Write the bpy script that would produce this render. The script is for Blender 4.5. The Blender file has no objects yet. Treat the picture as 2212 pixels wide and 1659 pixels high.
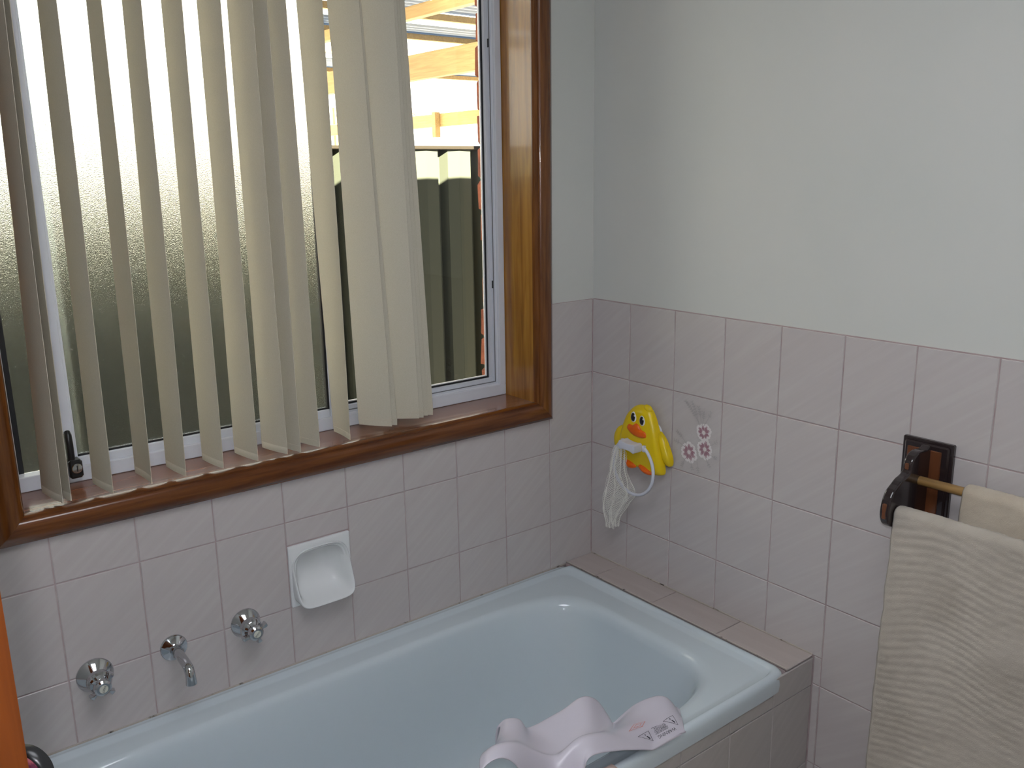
import bpy, bmesh, math, random
from mathutils import Vector, Matrix, noise
from mathutils.bvhtree import BVHTree
S = bpy.context.scene
COL = S.collection
PI = math.pi
ZO = 1.205            # height of the top edge of the wall tiles above the floor; z below is measured from that edge
random.seed(7)

# ------------------------------------------------------------------ camera, sky, sun, lamps, exposure
cam_d = bpy.data.cameras.new('camera'); cam = bpy.data.objects.new('camera', cam_d); COL.objects.link(cam)
cam.location = (-1.63876, -1.72924, 0.33613 + ZO)
cam.rotation_euler = (1.33572, 0.01426, -0.66943)
cam_d.sensor_width = 36; cam_d.lens = 1920.6 * 36 / 2212; cam_d.clip_start = .02
S.camera = cam

W = bpy.data.worlds.new('sky'); S.world = W; W.use_nodes = True
wb = W.node_tree.nodes['Background']
wb.inputs[0].default_value = (1.0, .95, .86, 1); wb.inputs[1].default_value = 4.6

def lamp(name, typ, loc, energy, color=(1, 1, 1), size=.1, look=None, **kw):
    d = bpy.data.lights.new(name, typ); d.energy = energy; d.color = color
    if typ == 'AREA': d.size = size
    if typ == 'SUN': d.angle = size
    if typ == 'POINT': d.shadow_soft_size = size
    for k, v in kw.items(): setattr(d, k, v)
    o = bpy.data.objects.new(name, d); COL.objects.link(o); o.location = loc
    if look is not None:
        o.rotation_euler = (Vector(look) - Vector(loc)).to_track_quat('-Z', 'Y').to_euler()
    return o
# sun comes over the roof from the camera's side and slightly from the left
lamp('sun', 'SUN', (0, 0, 6), 340.0, (1, .86, .60), .009, look=(-.02, 1.0, 6 - .74))
# the camera's own flash, just above the lens
lamp('camera_flash', 'AREA', (-1.665, -1.745, .395 + ZO), 7.6, (.91, .94, 1), .03, look=(-.5, -.2, .5))
# soft fill light added under the ceiling; no source is seen there
lamp('ceiling_fill', 'AREA', (-1.25, -1.3, 1.15 + ZO), 12.5, (.91, .94, 1), .7, look=(-1.25, -1.25, 0))

vs = S.view_settings
S.display_settings.display_device = 'sRGB'
vs.view_transform = 'Standard'; vs.look = 'None'; vs.exposure = 0; vs.gamma = 1; vs.use_curve_mapping = False

# ------------------------------------------------------------------ materials
def mat(name, base=(.5, .5, .5), rough=.5, metal=0, spec=.5, coat=0, trans=0, ior=1.45):
    m = bpy.data.materials.new(name); m.use_nodes = True
    b = m.node_tree.nodes['Principled BSDF']
    b.inputs['Base Color'].default_value = (*base, 1); b.inputs['Roughness'].default_value = rough
    b.inputs['Metallic'].default_value = metal; b.inputs['Specular IOR Level'].default_value = spec
    b.inputs['Coat Weight'].default_value = coat; b.inputs['Coat Roughness'].default_value = .06
    b.inputs['Transmission Weight'].default_value = trans; b.inputs['IOR'].default_value = ior
    m['b'] = 1
    return m
def N(m, t, **kw):
    n = m.node_tree.nodes.new(t)
    for k, v in kw.items():
        if k in n.inputs.keys(): n.inputs[k].default_value = v
        else: setattr(n, k, v)
    return n
def L(m, a, b): m.node_tree.links.new(a, b)
def B(m): return m.node_tree.nodes['Principled BSDF']
def noise_colour(m, c1, c2, scale=10, stretch=(1, 1, 1), rot=(0, 0, 0), detail=4, pos=(.35, .65), coord='Object', rnd=False, extra=None):
    tc = N(m, 'ShaderNodeTexCoord'); mp = N(m, 'ShaderNodeMapping')
    mp.inputs['Rotation'].default_value = rot
    mp2 = N(m, 'ShaderNodeMapping'); mp2.inputs['Scale'].default_value = stretch
    src = tc.outputs[coord]
    L(m, src, mp.inputs['Vector']); L(m, mp.outputs[0], mp2.inputs['Vector'])
    if rnd:
        oi = N(m, 'ShaderNodeObjectInfo'); ml = N(m, 'ShaderNodeMath', operation='MULTIPLY'); ml.inputs[1].default_value = 40
        L(m, oi.outputs['Random'], ml.inputs[0]); cb = N(m, 'ShaderNodeCombineXYZ')
        for i in range(3): L(m, ml.outputs[0], cb.inputs[i])
        L(m, cb.outputs[0], mp2.inputs['Location'])
    nz = N(m, 'ShaderNodeTexNoise'); nz.inputs['Scale'].default_value = scale; nz.inputs['Detail'].default_value = detail
    L(m, mp2.outputs[0], nz.inputs['Vector'])
    cr = N(m, 'ShaderNodeValToRGB'); cr.color_ramp.elements[0].position = pos[0]; cr.color_ramp.elements[1].position = pos[1]
    cr.color_ramp.elements[0].color = (*c1, 1); cr.color_ramp.elements[1].color = (*c2, 1)
    L(m, nz.outputs['Fac'], cr.inputs[0]); L(m, cr.outputs[0], B(m).inputs['Base Color'])
    return nz, mp2, cr
def bump(m, scale=200, strength=.1, dist=.001, detail=2, vec=None, stretch=None):
    nz = N(m, 'ShaderNodeTexNoise'); nz.inputs['Scale'].default_value = scale; nz.inputs['Detail'].default_value = detail
    if vec is not None: L(m, vec, nz.inputs['Vector'])
    else:
        tc = N(m, 'ShaderNodeTexCoord')
        if stretch:
            mp = N(m, 'ShaderNodeMapping'); mp.inputs['Scale'].default_value = stretch
            L(m, tc.outputs['Object'], mp.inputs['Vector']); L(m, mp.outputs[0], nz.inputs['Vector'])
        else: L(m, tc.outputs['Object'], nz.inputs['Vector'])
    bp = N(m, 'ShaderNodeBump'); bp.inputs['Strength'].default_value = strength; bp.inputs['Distance'].default_value = dist
    L(m, nz.outputs['Fac'], bp.inputs['Height']); L(m, bp.outputs[0], B(m).inputs['Normal'])
    return bp

M = {}
M['plaster'] = mat('painted_plaster', (.60, .61, .585), .75, spec=.25)
noise_colour(M['plaster'], (.585, .60, .575), (.615, .62, .595), 2.5); bump(M['plaster'], 90, .05, .002)
M['ceiling'] = mat('ceiling_paint', (.7, .7, .68), .9)
def tile_mat(name, c1, c2, c3):
    m = mat(name, c1, .16, spec=.4)
    nz, mp, cr = noise_colour(m, c1, c3, 1.0, (5, 5, 85), (0, PI / 4 - .12, 0), 3, (.30, .70), rnd=True)
    e = cr.color_ramp.elements.new(.5); e.color = (*c2, 1)
    bump(m, 14, .06, .004)
    return m
M['tile'] = tile_mat('wall_tile_glaze', (.505, .468, .465), (.52, .482, .48), (.54, .508, .50))
M['panel_tile'] = tile_mat('bath_panel_tile_glaze', (.45, .42, .405), (.465, .435, .42), (.48, .45, .435))
M['hob_tile'] = tile_mat('hob_tile_glaze', (.47, .41, .385), (.48, .42, .40), (.50, .44, .42))
M['grout'] = mat('pinkish_grout', (.40, .33, .32), .9, spec=.1)
noise_colour(M['grout'], (.37, .28, .285), (.46, .39, .385), 25, pos=(.3, .7))
M['mould'] = mat('sealant', (.5, .47, .4), .6)
noise_colour(M['mould'], (.05, .04, .03), (.50, .45, .40), 38, (1, 1, 1), detail=3, pos=(.30, .40))
M['sealant'] = mat('clean_sealant', (.55, .52, .42), .5)
M['enamel'] = mat('bath_enamel', (.585, .66, .71), .045, spec=.55, coat=.3)
M['ceramic'] = mat('white_ceramic', (.74, .76, .77), .07, spec=.6, coat=.4)
M['chrome'] = mat('chrome', (.62, .63, .65), .07, 1)
M['button'] = mat('tap_button', (.62, .63, .55), .3)
M['black'] = mat('black_plastic', (.012, .012, .013), .3)
M['gasket'] = mat('black_rubber', (.01, .01, .012), .6)
M['alu'] = mat('white_aluminium', (.66, .69, .76), .3, spec=.5)
M['groove_shade'] = mat('frame_groove_shadow_line', (.16, .17, .19), .6)
M['bead'] = mat('white_bead_and_highlight', (.85, .86, .9), .3)
def wood(name, c1, c2, rough=.25, along='x', coat=.4, sc=6):
    m = mat(name, c1, rough, coat=coat)
    st = {'x': (1, 14, 14), 'y': (14, 1, 14), 'z': (14, 14, 1)}[along]
    nz, mp, cr = noise_colour(m, c1, c2, sc, st, detail=6, pos=(.33, .68)); nz.inputs['Distortion'].default_value = .6
    bump(m, 60, .004, .001, stretch=st)
    return m
M['arch_x'] = wood('varnished_timber_along', (.085, .022, .004), (.165, .052, .010), .22, 'x')
M['arch_z'] = wood('varnished_timber_upright', (.10, .030, .006), (.19, .066, .014), .22, 'z')
M['jamb'] = wood('honey_timber', (.20, .075, .010), (.40, .19, .03), .25, 'z', sc=4)
M['sill'] = wood('sill_timber', (.15, .055, .028), (.26, .115, .065), .22, 'x', coat=.6)
M['door'] = wood('orange_varnished_timber', (.14, .030, .003), (.22, .050, .005), .22, 'z', sc=4)
M['rod'] = wood('amber_timber', (.20, .11, .035), (.34, .20, .07), .35, 'y')
M['dark_wood'] = mat('dark_stained_timber', (.022, .014, .015), .22, coat=.5)
M['rust_wood'] = wood('red_brown_timber', (.10, .032, .012), (.15, .050, .018), .35, 'z')
M['slat'] = mat('blind_fabric', (.64, .60, .50), .85, spec=.15)
noise_colour(M['slat'], (.62, .58, .48), (.67, .63, .535), 600, detail=1)
_tr = N(M['slat'], 'ShaderNodeBsdfTranslucent'); _tr.inputs[0].default_value = (.62, .56, .43, 1)
_mx = N(M['slat'], 'ShaderNodeMixShader'); _mx.inputs[0].default_value = .18
_o = M['slat'].node_tree.nodes['Material Output']
L(M['slat'], B(M['slat']).outputs[0], _mx.inputs[1]); L(M['slat'], _tr.outputs[0], _mx.inputs[2]); L(M['slat'], _mx.outputs[0], _o.inputs[0])
# clear pane: mostly see-through with a fresnel reflection
M['glass'] = bpy.data.materials.new('clear_glass'); M['glass'].use_nodes = True
g = M['glass']; g.node_tree.nodes.remove(B(g))
_t = N(g, 'ShaderNodeBsdfTransparent'); _t.inputs[0].default_value = (.93, .95, .94, 1); _gl = N(g, 'ShaderNodeBsdfGlossy'); _gl.inputs['Roughness'].default_value = .02
_f = N(g, 'ShaderNodeFresnel'); _f.inputs[0].default_value = 1.3; _m = N(g, 'ShaderNodeMixShader')
L(g, _f.outputs[0], _m.inputs[0]); L(g, _t.outputs[0], _m.inputs[1]); L(g, _gl.outputs[0], _m.inputs[2]); L(g, _m.outputs[0], g.node_tree.nodes['Material Output'].inputs[0])
# obscure (pebbled) glass
M['frost'] = mat('obscure_glass', (.88, .95, .95), .18, trans=1, ior=1.4)
bump(M['frost'], 520, .62, .0022, 4)
M['fence'] = mat('green_grey_steel', (.0175, .020, .0165), .6, spec=.05)
M['fence_cap'] = mat('dark_bronze_steel', (.006, .005, .004), .8, spec=.05)
M['pine'] = wood('pale_pine', (.27, .175, .072), (.37, .245, .105), .7, 'y', coat=0)
M['brick'] = mat('red_brick', (.30, .09, .05), .9, spec=.1)
noise_colour(M['brick'], (.10, .038, .028), (.22, .075, .048), 22, pos=(.3, .7), rnd=True); bump(M['brick'], 70, .8, .006, 5)
M['mortar'] = mat('mortar', (.20, .185, .15), .95); bump(M['mortar'], 80, .5, .004)
M['poly'] = mat('corrugated_polycarbonate', (.22, .28, .38), .35)
_tr = N(M['poly'], 'ShaderNodeBsdfTranslucent'); _tr.inputs[0].default_value = (.11, .14, .20, 1)
_mx = N(M['poly'], 'ShaderNodeMixShader'); _mx.inputs[0].default_value = .6
_o = M['poly'].node_tree.nodes['Material Output']
L(M['poly'], B(M['poly']).outputs[0], _mx.inputs[1]); L(M['poly'], _tr.outputs[0], _mx.inputs[2]); L(M['poly'], _mx.outputs[0], _o.inputs[0])
M['ground'] = mat('concrete', (.30, .28, .25), .95); noise_colour(M['ground'], (.24, .22, .2), (.34, .32, .29), 6)
M['floor'] = mat('floor_vinyl', (.35, .30, .27), .4); noise_colour(M['floor'], (.30, .26, .23), (.38, .33, .29), 30)
M['eave'] = mat('eave_paint', (.5, .45, .38), .8)
M['duck'] = mat('yellow_plastic', (.78, .56, .006), .24, spec=.5)
M['orange'] = mat('orange_plastic', (.80, .13, .005), .28)
M['white_plastic'] = mat('white_plastic', (.66, .68, .76), .3)
M['eye_white'] = mat('eye_white', (.85, .85, .8), .25)
M['net'] = mat('white_net', (.88, .87, .82), .6)
M['seat'] = mat('lilac_white_plastic', (.585, .555, .63), .22, spec=.5)
M['print_dark'] = mat('dark_print', (.02, .02, .035), .5)
M['print_red'] = mat('red_print', (.60, .22, .19), .5)
M['petal_white'] = mat('white_petal_print', (.72, .68, .68), .3)
M['petal_pink'] = mat('mauve_petal_print', (.36, .20, .24), .3)
M['sprig'] = mat('grey_sprig_print', (.40, .375, .375), .3)
M['knob_pink'] = mat('pink_rose_glaze', (.35, .07, .11), .15, coat=.5)
noise_colour(M['knob_pink'], (.07, .008, .025), (.42, .11, .12), 75, pos=(.42, .58))
def towel_mat(name, c1, c2):
    m = mat(name, c1, .95, spec=.05); m.node_tree.nodes['Principled BSDF'].inputs['Sheen Weight'].default_value = .3
    noise_colour(m, c1, c2, 9, detail=5); bump(m, 900, .6, .002, 3)
    return m
M['towel'] = towel_mat('cream_terry', (.425, .38, .325), (.505, .455, .395))
M['towel2'] = towel_mat('warm_cream_terry', (.46, .39, .31), (.55, .48, .39))
M['peach'] = towel_mat('peach_terry', (.66, .47, .40), (.74, .56, .49))

# ------------------------------------------------------------------ helpers
def tag(o, label=None, cat=None, group=None, kind=None):
    if label: o['label'] = label
    if cat: o['category'] = cat
    if group: o['group'] = group
    if kind: o['kind'] = kind
    return o
def empty(name, loc=(0, 0, 0), **kw):
    o = bpy.data.objects.new(name, None); COL.objects.link(o); o.location = (loc[0], loc[1], loc[2] + ZO); o.empty_display_size = .05
    return tag(o, **kw)
def base(o):
    v = Vector((0, 0, 0))
    while o is not None: v += o.location; o = o.parent
    return v
class MB:
    """collects geometry in calibrated coordinates, builds one object"""
    def __init__(s): s.v = []; s.f = []; s.m = []
    def add(s, vs_, fs, mi=0):
        k = len(s.v); s.v += [tuple(p) for p in vs_]; s.f += [tuple(i + k for i in f) for f in fs]; s.m += [mi] * len(fs); return s
    def box(s, a, b, c=0.0, mi=0):
        """box from corner a to corner b with chamfered edges c"""
        lo = [min(a[i], b[i]) for i in range(3)]; hi = [max(a[i], b[i]) for i in range(3)]
        if c <= 0:
            v = [(x, y, z) for x in (lo[0], hi[0]) for y in (lo[1], hi[1]) for z in (lo[2], hi[2])]
            return s.add(v, [(0, 1, 3, 2), (4, 6, 7, 5), (0, 4, 5, 1), (2, 3, 7, 6), (0, 2, 6, 4), (1, 5, 7, 3)], mi)
        bm = bmesh.new(); bmesh.ops.create_cube(bm, size=1)
        for q in bm.verts: q.co = Vector([lo[i] + (q.co[i] + .5) * (hi[i] - lo[i]) for i in range(3)])
        bmesh.ops.bevel(bm, geom=bm.edges[:], offset=c, segments=1, affect='EDGES')
        bm.verts.ensure_lookup_table(); vs_ = [q.co.copy() for q in bm.verts]; fs = [[q.index for q in f.verts] for f in bm.faces]
        bm.free(); return s.add(vs_, fs, mi)
    def loops(s, loops, closed=True, cap0=False, cap1=False, mi=0):
        n = len(loops[0]); k = len(s.v)
        for lp in loops: s.v += [tuple(p) for p in lp]
        for i in range(len(loops) - 1):
            for j in range(n if closed else n - 1):
                j2 = (j + 1) % n
                s.f.append((k + i * n + j, k + i * n + j2, k + (i + 1) * n + j2, k + (i + 1) * n + j)); s.m.append(mi)
        if cap0: s.f.append(tuple(k + j for j in reversed(range(n)))); s.m.append(mi)
        if cap1: s.f.append(tuple(k + (len(loops) - 1) * n + j for j in range(n))); s.m.append(mi)
        return s
    def tube(s, pts, r, n=12, caps=True, mi=0):
        pts = [Vector(p) for p in pts]; rs = r if isinstance(r, (list, tuple)) else [r] * len(pts)
        lps = []; up = None
        for i, p in enumerate(pts):
            t = (pts[min(i + 1, len(pts) - 1)] - pts[max(i - 1, 0)]).normalized()
            if up is None: up = Vector((0, 0, 1)) if abs(t.z) < .9 else Vector((1, 0, 0))
            a = t.cross(up).normalized(); b = a.cross(t).normalized(); up = b
            lps.append([p + a * rs[i] * math.cos(2 * PI * k / n) + b * rs[i] * math.sin(2 * PI * k / n) for k in range(n)])
        return s.loops(lps, True, caps, caps, mi)
    def lathe(s, o, axis, prof, n=28, mi=0):
        o = Vector(o); ax = Vector(axis).normalized(); a = ax.orthogonal().normalized(); b = ax.cross(a)
        lps = [[o + ax * d + (a * math.cos(2 * PI * k / n) + b * math.sin(2 * PI * k / n)) * max(r, 1e-5) for k in range(n)] for r, d in prof]
        return s.loops(lps, True, True, True, mi)
    def prism(s, poly, y0, y1, mi=0):
        """polygon of (x,z) extruded along y"""
        n = len(poly); v = [(x, y0, z) for x, z in poly] + [(x, y1, z) for x, z in poly]
        return s.add(v, [tuple(range(n)), tuple(reversed(range(n, 2 * n)))] + [(i, i + n, (i + 1) % n + n, (i + 1) % n) for i in range(n)], mi)
    def build(s, name, m, parent=None, smooth=False, loc=None, **kw):
        me = bpy.data.meshes.new(name)
        if parent is not None: off = base(parent) - Vector((0, 0, ZO))
        else: off = Vector(loc) if loc is not None else Vector((0, 0, 0))
        me.from_pydata([(p[0] - off.x, p[1] - off.y, p[2] - off.z) for p in s.v], [], s.f)
        bm = bmesh.new(); bm.from_mesh(me); bmesh.ops.recalc_face_normals(bm, faces=bm.faces[:]); bm.to_mesh(me); bm.free()
        for mm in (m if isinstance(m, (list, tuple)) else [m]): me.materials.append(M[mm])
        if isinstance(m, (list, tuple)):
            for p, i in zip(me.polygons, s.m): p.material_index = i
        if smooth: me.shade_smooth()
        o = bpy.data.objects.new(name, me); COL.objects.link(o)
        if parent is not None: o.parent = parent
        else: o.location = off + Vector((0, 0, ZO))
        return tag(o, **kw)
def autosmooth(o, ang=40):
    me = o.data; me.shade_smooth()
    bm = bmesh.new(); bm.from_mesh(me)
    for e in bm.edges:
        if len(e.link_faces) == 2 and e.calc_face_angle(0) > math.radians(ang): e.smooth = False
    bm.to_mesh(me); bm.free(); return o
def mod(o, t, **kw):
    md = o.modifiers.new(t.lower(), t)
    for k, v in kw.items(): setattr(md, k, v)
    return md
def smoothpoly(pts, k=4):
    """closed Catmull-Rom through 2D/3D points"""
    n = len(pts); out = []
    for i in range(n):
        p = [Vector(pts[(i + d) % n]) for d in (-1, 0, 1, 2)]
        for j in range(k):
            t = j / k
            out.append(.5 * ((2 * p[1]) + (p[2] - p[0]) * t + (2 * p[0] - 5 * p[1] + 4 * p[2] - p[3]) * t * t + (3 * p[1] - p[0] - 3 * p[2] + p[3]) * t ** 3))
    return out
def smoothline(pts, k=4):
    out = []; n = len(pts)
    for i in range(n - 1):
        p = [Vector(pts[max(0, min(n - 1, i + d))]) for d in (-1, 0, 1, 2)]
        for j in range(k):
            t = j / k
            out.append(.5 * ((2 * p[1]) + (p[2] - p[0]) * t + (2 * p[0] - 5 * p[1] + 4 * p[2] - p[3]) * t * t + (3 * p[1] - p[0] - 3 * p[2] + p[3]) * t ** 3))
    out.append(Vector(pts[-1])); return out
# ------------------------------------------------------------------ the room shell
TW, TH, U0 = .152, .2005, -.1532
wx0, wx1, wz0, wz1 = -1.405, -.205, -.2515, .93          # window opening
XL, YF, ZF, ZC = -1.915, -2.55, -ZO, 1.195                # left wall, wall behind the camera, floor, ceiling
def wall(name): return empty(name, (0, 0, -ZO), kind='structure')
wb_ = wall('wall_back')
m = MB()
y0, y1 = .005, .11
hx0, hx1, hz0, hz1 = wx0 - .021, wx1 + .021, wz0 - .023, wz1 + .021
sdx, sdz, sdw, sdh = U0 - 4.5 * TW, -.529, .0665, .0605
m.box((XL - .1, y0, ZF), (sdx - sdw, y1, hz0)); m.box((sdx + sdw, y0, ZF), (.12, y1, hz0)); m.box((sdx - sdw, y0, ZF), (sdx + sdw, y1, sdz - sdh)); m.box((sdx - sdw, y0, sdz + sdh), (sdx + sdw, y1, hz0)); m.box((XL - .1, y0, hz1), (0.12, y1, ZC))
m.box((XL - .1, y0, hz0), (hx0, y1, hz1)); m.box((hx1, y0, hz0), (0.12, y1, hz1))
m.build('plaster_surface', 'plaster', wb_)
m = MB(); m.box((XL, .0015, ZF), (sdx - sdw, .0052, hz0)); m.box((sdx + sdw, .0015, ZF), (0, .0052, hz0)); m.box((sdx - sdw, .0015, ZF), (sdx + sdw, .0052, sdz - sdh)); m.box((sdx - sdw, .0015, sdz + sdh), (sdx + sdw, .0052, hz0)); m.box((XL, .0015, hz0), (hx0, .0052, 0)); m.box((hx1, .0015, hz0), (0, .0052, 0)); m.build('grout_bed', 'grout', wb_)
wr = wall('wall_right')
m = MB(); m.box((.005, YF, ZF), (.12, .005, ZC)); m.build('plaster_surface', 'plaster', wr)
m = MB(); m.box((.0015, YF, ZF), (.0052, .0015, 0)); m.build('grout_bed', 'grout', wr)
# thin paint edge above the cap row
m = MB(); m.box((.0030, -1.9, -.0002), (.0055, -.002, .0010)); m.build('paint_edge', 'grout', wr)
wf = MB().box((XL - .1, YF - .1, ZF), (.12, YF, ZC)).build('wall_front', 'plaster', None, kind='structure')
wl = wall('wall_left')
m = MB(); m.box((XL - .1, -.742, ZF), (XL, .005, ZC)); m.box((XL - .1, YF, ZF), (XL, -1.285, ZC)); m.box((XL - .1, -1.285, .84), (XL, -.742, ZC)); m.box((XL - .14, -1.4, ZF), (XL - .10, -.6, ZC))
m.build('plaster_surface', 'plaster', wl)
MB().box((XL - .14, YF - .1, ZF - .1), (.12, .11, ZF)).build('floor', 'floor', None, kind='structure')
MB().box((XL - .14, YF - .1, ZC), (.12, .11, ZC + .1)).build('ceiling', 'ceiling', None, kind='structure')

_tiles = {}
def tile_mesh(w, h, mt, t=.0045, c=.0012):
    key = (round(w, 4), round(h, 4), mt)
    if key in _tiles: return _tiles[key]
    me = bpy.data.meshes.new('tile'); a, b = w / 2, h / 2
    v = []
    for s_, y in ((0, t), (0, c), (c, 0)):
        v += [(-a + s_, y, -b + s_), (a - s_, y, -b + s_), (a - s_, y, b - s_), (-a + s_, y, b - s_)]
    f = [(8, 9, 10, 11)]
    for k in (0, 4):
        for j in range(4): f.append((k + j, k + (j + 1) % 4, k + 4 + (j + 1) % 4, k + 4 + j))
    me.from_pydata(v, [], f); me.materials.append(M[mt]); _tiles[key] = me; return me
def tile(parent, u0, u1, z0, z1, plane, mt='tile', name='tile'):
    """plane: 'y' window wall (u = x), 'x' right wall (u = -y), 'p' bath panel (u = x)"""
    g_ = .0011
    me = tile_mesh(u1 - u0 - 2 * g_, z1 - z0 - 2 * g_, mt)
    o = bpy.data.objects.new(name, me); COL.objects.link(o); o.parent = parent
    bs = base(parent)
    j = random.uniform(-.0003, .0003)
    if plane == 'x': o.rotation_euler = (0, 0, -PI / 2); p = Vector((j, -(u0 + u1) / 2, (z0 + z1) / 2 + ZO))
    elif plane == 'p': p = Vector(((u0 + u1) / 2, -.7275 + j, (z0 + z1) / 2 + ZO))
    else: p = Vector(((u0 + u1) / 2, j, (z0 + z1) / 2 + ZO))
    o.rotation_euler[0 if plane != 'x' else 1] += random.uniform(-.002, .002)
    o.location = p - bs
    return o
# window wall tiles: whole cells, cut around the window and down to the bath
U0 = -.1532
cols = [(U0, 0.0)] + [(U0 - (j + 1) * TW, U0 - j * TW) for j in range(9)]
cols += [(XL, U0 - 9 * TW)] if U0 - 9 * TW - XL < TW else [(U0 - (j + 1) * TW, U0 - j * TW) for j in range(9, 14)]
ZB = -.7384
soap_cell = None
for ci, (a, b) in enumerate(cols):
    if b <= XL: continue
    a = max(a, XL)
    for r in range(4):
        zt, zb_ = -r * TH, -(r + 1) * TH
        if r == 3: zb_ = max(zb_, ZB - .004)
        if r < 2 and a > wx0 - .03 and b <= U0 + .001:        # behind or below the window
            if r == 0: continue
            zt = -.275
        if r < 2 and a < wx0 - .03 and b > wx0 - .03:           # straddles the left edge of the window
            tile(wb_, a, wx0 - .03, zt, zb_, 'y') if False else None
            if r == 1: tile(wb_, a, b, zb_, -.275, 'y')
            tile(wb_, a, wx0 - .025, max(zb_, -.2739), zt, 'y')
            continue
        if ci == 5 and r == 2:                                  # the soap dish takes the lower part of this cell
            soap_cell = (a, b, zb_); tile(wb_, a, b, zb_ + .1465, zt, 'y'); continue
        tile(wb_, a, b, zb_, zt, 'y')
# right wall tiles; below the bath rim only beyond the hob
V0 = .1394; HOBY = .7265
vcols = [(0, V0)] + [(V0 + j * TW, V0 + (j + 1) * TW) for j in range(15)]
vf = None
for (a, b) in vcols:
    for r in range(6):
        zt, zb_ = -r * TH, -(r + 1) * TH
        if zb_ < ZF: zb_ = ZF
        if b <= HOBY + .001 or a < HOBY:
            if r > 3: 
                if b > HOBY: tile(wr, HOBY + .0015, b, zb_, zt, 'x')
                continue
            if r == 3:
                if b > HOBY:
                    tile(wr, a, b, -.7335, zt, 'x'); tile(wr, HOBY + .0015, b, zb_, -.7330, 'x')
                else: tile(wr, a, b, -.7335, zt, 'x')
                continue
        t_ = tile(wr, a, b, zb_, zt, 'x')
        if r == 1 and abs(a - (V0 + TW)) < .001:
            vf = t_; tag(t_, label='wall tile printed with three pink and white flowers')

# flat glaze print of three flowers with sprigs, baked into that tile
def fl_print():
    P = MB(); X = -.0006
    cnt = [0]
    def pt(u, z, d=0): return (X - d, -u, z)
    def poly(pts, mi, d=0):
        cnt[0] += 1; d = d + cnt[0] * 1.2e-6
        P.add([pt(u, z, d) for u, z in pts], [tuple(range(len(pts)))], mi)
    def petal(cu, cz, ang, r0, r1, w, mi, d):
        ca, sa = math.cos(ang), math.sin(ang); q = []
        for (t, ww) in ((0, .2), (.35, .75), (.7, 1), (.88, .8), (1, .28), (.93, 0)):
            q.append((r0 + (r1 - r0) * t, w * ww))
        out = [(cu + ca * l - sa * s_, cz + sa * l + ca * s_) for l, s_ in q] + [(cu + ca * l + sa * s_, cz + sa * l - ca * s_) for l, s_ in reversed(q[:-1])]
        poly(out, mi, d)
    for (cu, cz, R_, a0) in ((.3490, -.3460, .0275, .2), (.3975, -.3270, .0265, .7), (.3925, -.2865, .0240, .4)):
        for k in range(9):
            a = a0 + k * 2 * PI / 9 + random.uniform(-.08, .08); rr = R_ * random.uniform(.82, 1.08)
            petal(cu, cz, a, .001, rr,   .0088, 0, .0000 + .00004 * (k % 2))
            for da in (-.24, -.08, .08, .24): petal(cu, cz, a + da, .0050, rr * (.78 if abs(da) < .1 else .62), .0011, 1, .0002)
        poly([(cu + .0042 * math.cos(t * PI / 4), cz + .0042 * math.sin(t * PI / 4)) for t in range(8)], 0, .0003)
    def sprig(u, z, ang, ln, n, w=.0007, curl=.3):
        pu, pz = u, z
        for i in range(n):
            t = i / n; a = ang + curl * t; nu, nz_ = pu + math.cos(a) * ln / n, pz + math.sin(a) * ln / n
            px, pz_ = -math.sin(a) * w, math.cos(a) * w
            poly([(pu + px, pz + pz_), (pu - px, pz - pz_), (nu - px, nz_ - pz_), (nu + px, nz_ + pz_)], 2)
            if i > n * .3:
                for s_ in (-1, 1):
                    petal(nu, nz_, a + s_ * .9, 0, .0065 * (1.2 - t * .5), .0013, 2, .0001)
            pu, pz = nu, nz_
    for (u, z, an, ln, n) in ((.383, -.275, 2.15, .075, 12), (.387, -.272, 1.35, .036, 7), (.39, -.272, .95, .045, 4), (.378, -.272, 1.85, .060, 9), (.384, -.27, 1.65, .045, 7),
                              (.340, -.327, 2.3, .040, 7), (.335, -.335, 2.75, .034, 5), (.412, -.315, .5, .024, 4), (.41, -.335, -.4, .022, 4),
                              (.40, -.345, -1.1, .026, 4), (.375, -.36, -1.5, .030, 5), (.34, -.363, -2.2, .026, 5), (.355, -.365, -1.4, .022, 4)):
        sprig(u, z, an, ln, n)
    o = P.build('flower_print', ['petal_white', 'petal_pink', 'sprig'], wr); return o
if vf is not None:
    fp = fl_print(); fp.parent = vf
    fp.matrix_parent_inverse = Matrix.Identity(4)
    mw = Matrix.Translation(base(wr)); loc = Matrix.LocRotScale(vf.location, vf.rotation_euler, None)
    fp.data.transform((mw @ loc).inverted() @ mw)

# mould-speckled sealant along the bath edges and in the corner
sl = empty('trim_1', (-.9, 0, ZB), kind='structure')
MB().box((-1.77, -.0022, -.7398), (-.1, .003, -.7366)).build('sealant_bead', 'mould', sl)
MB().box((-.0022, -.724, -.7312), (.003, -.002, -.7292)).build('sealant_bead', 'mould', sl)
MB().box((-.0995, -.724, -.7312), (-.0962, -.004, -.7296)).build('sealant_bead', 'mould', sl)
MB().box((-.0022, -.0022, -.729), (.002, .002, 0)).build('corner_grout', 'grout', sl)

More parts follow.
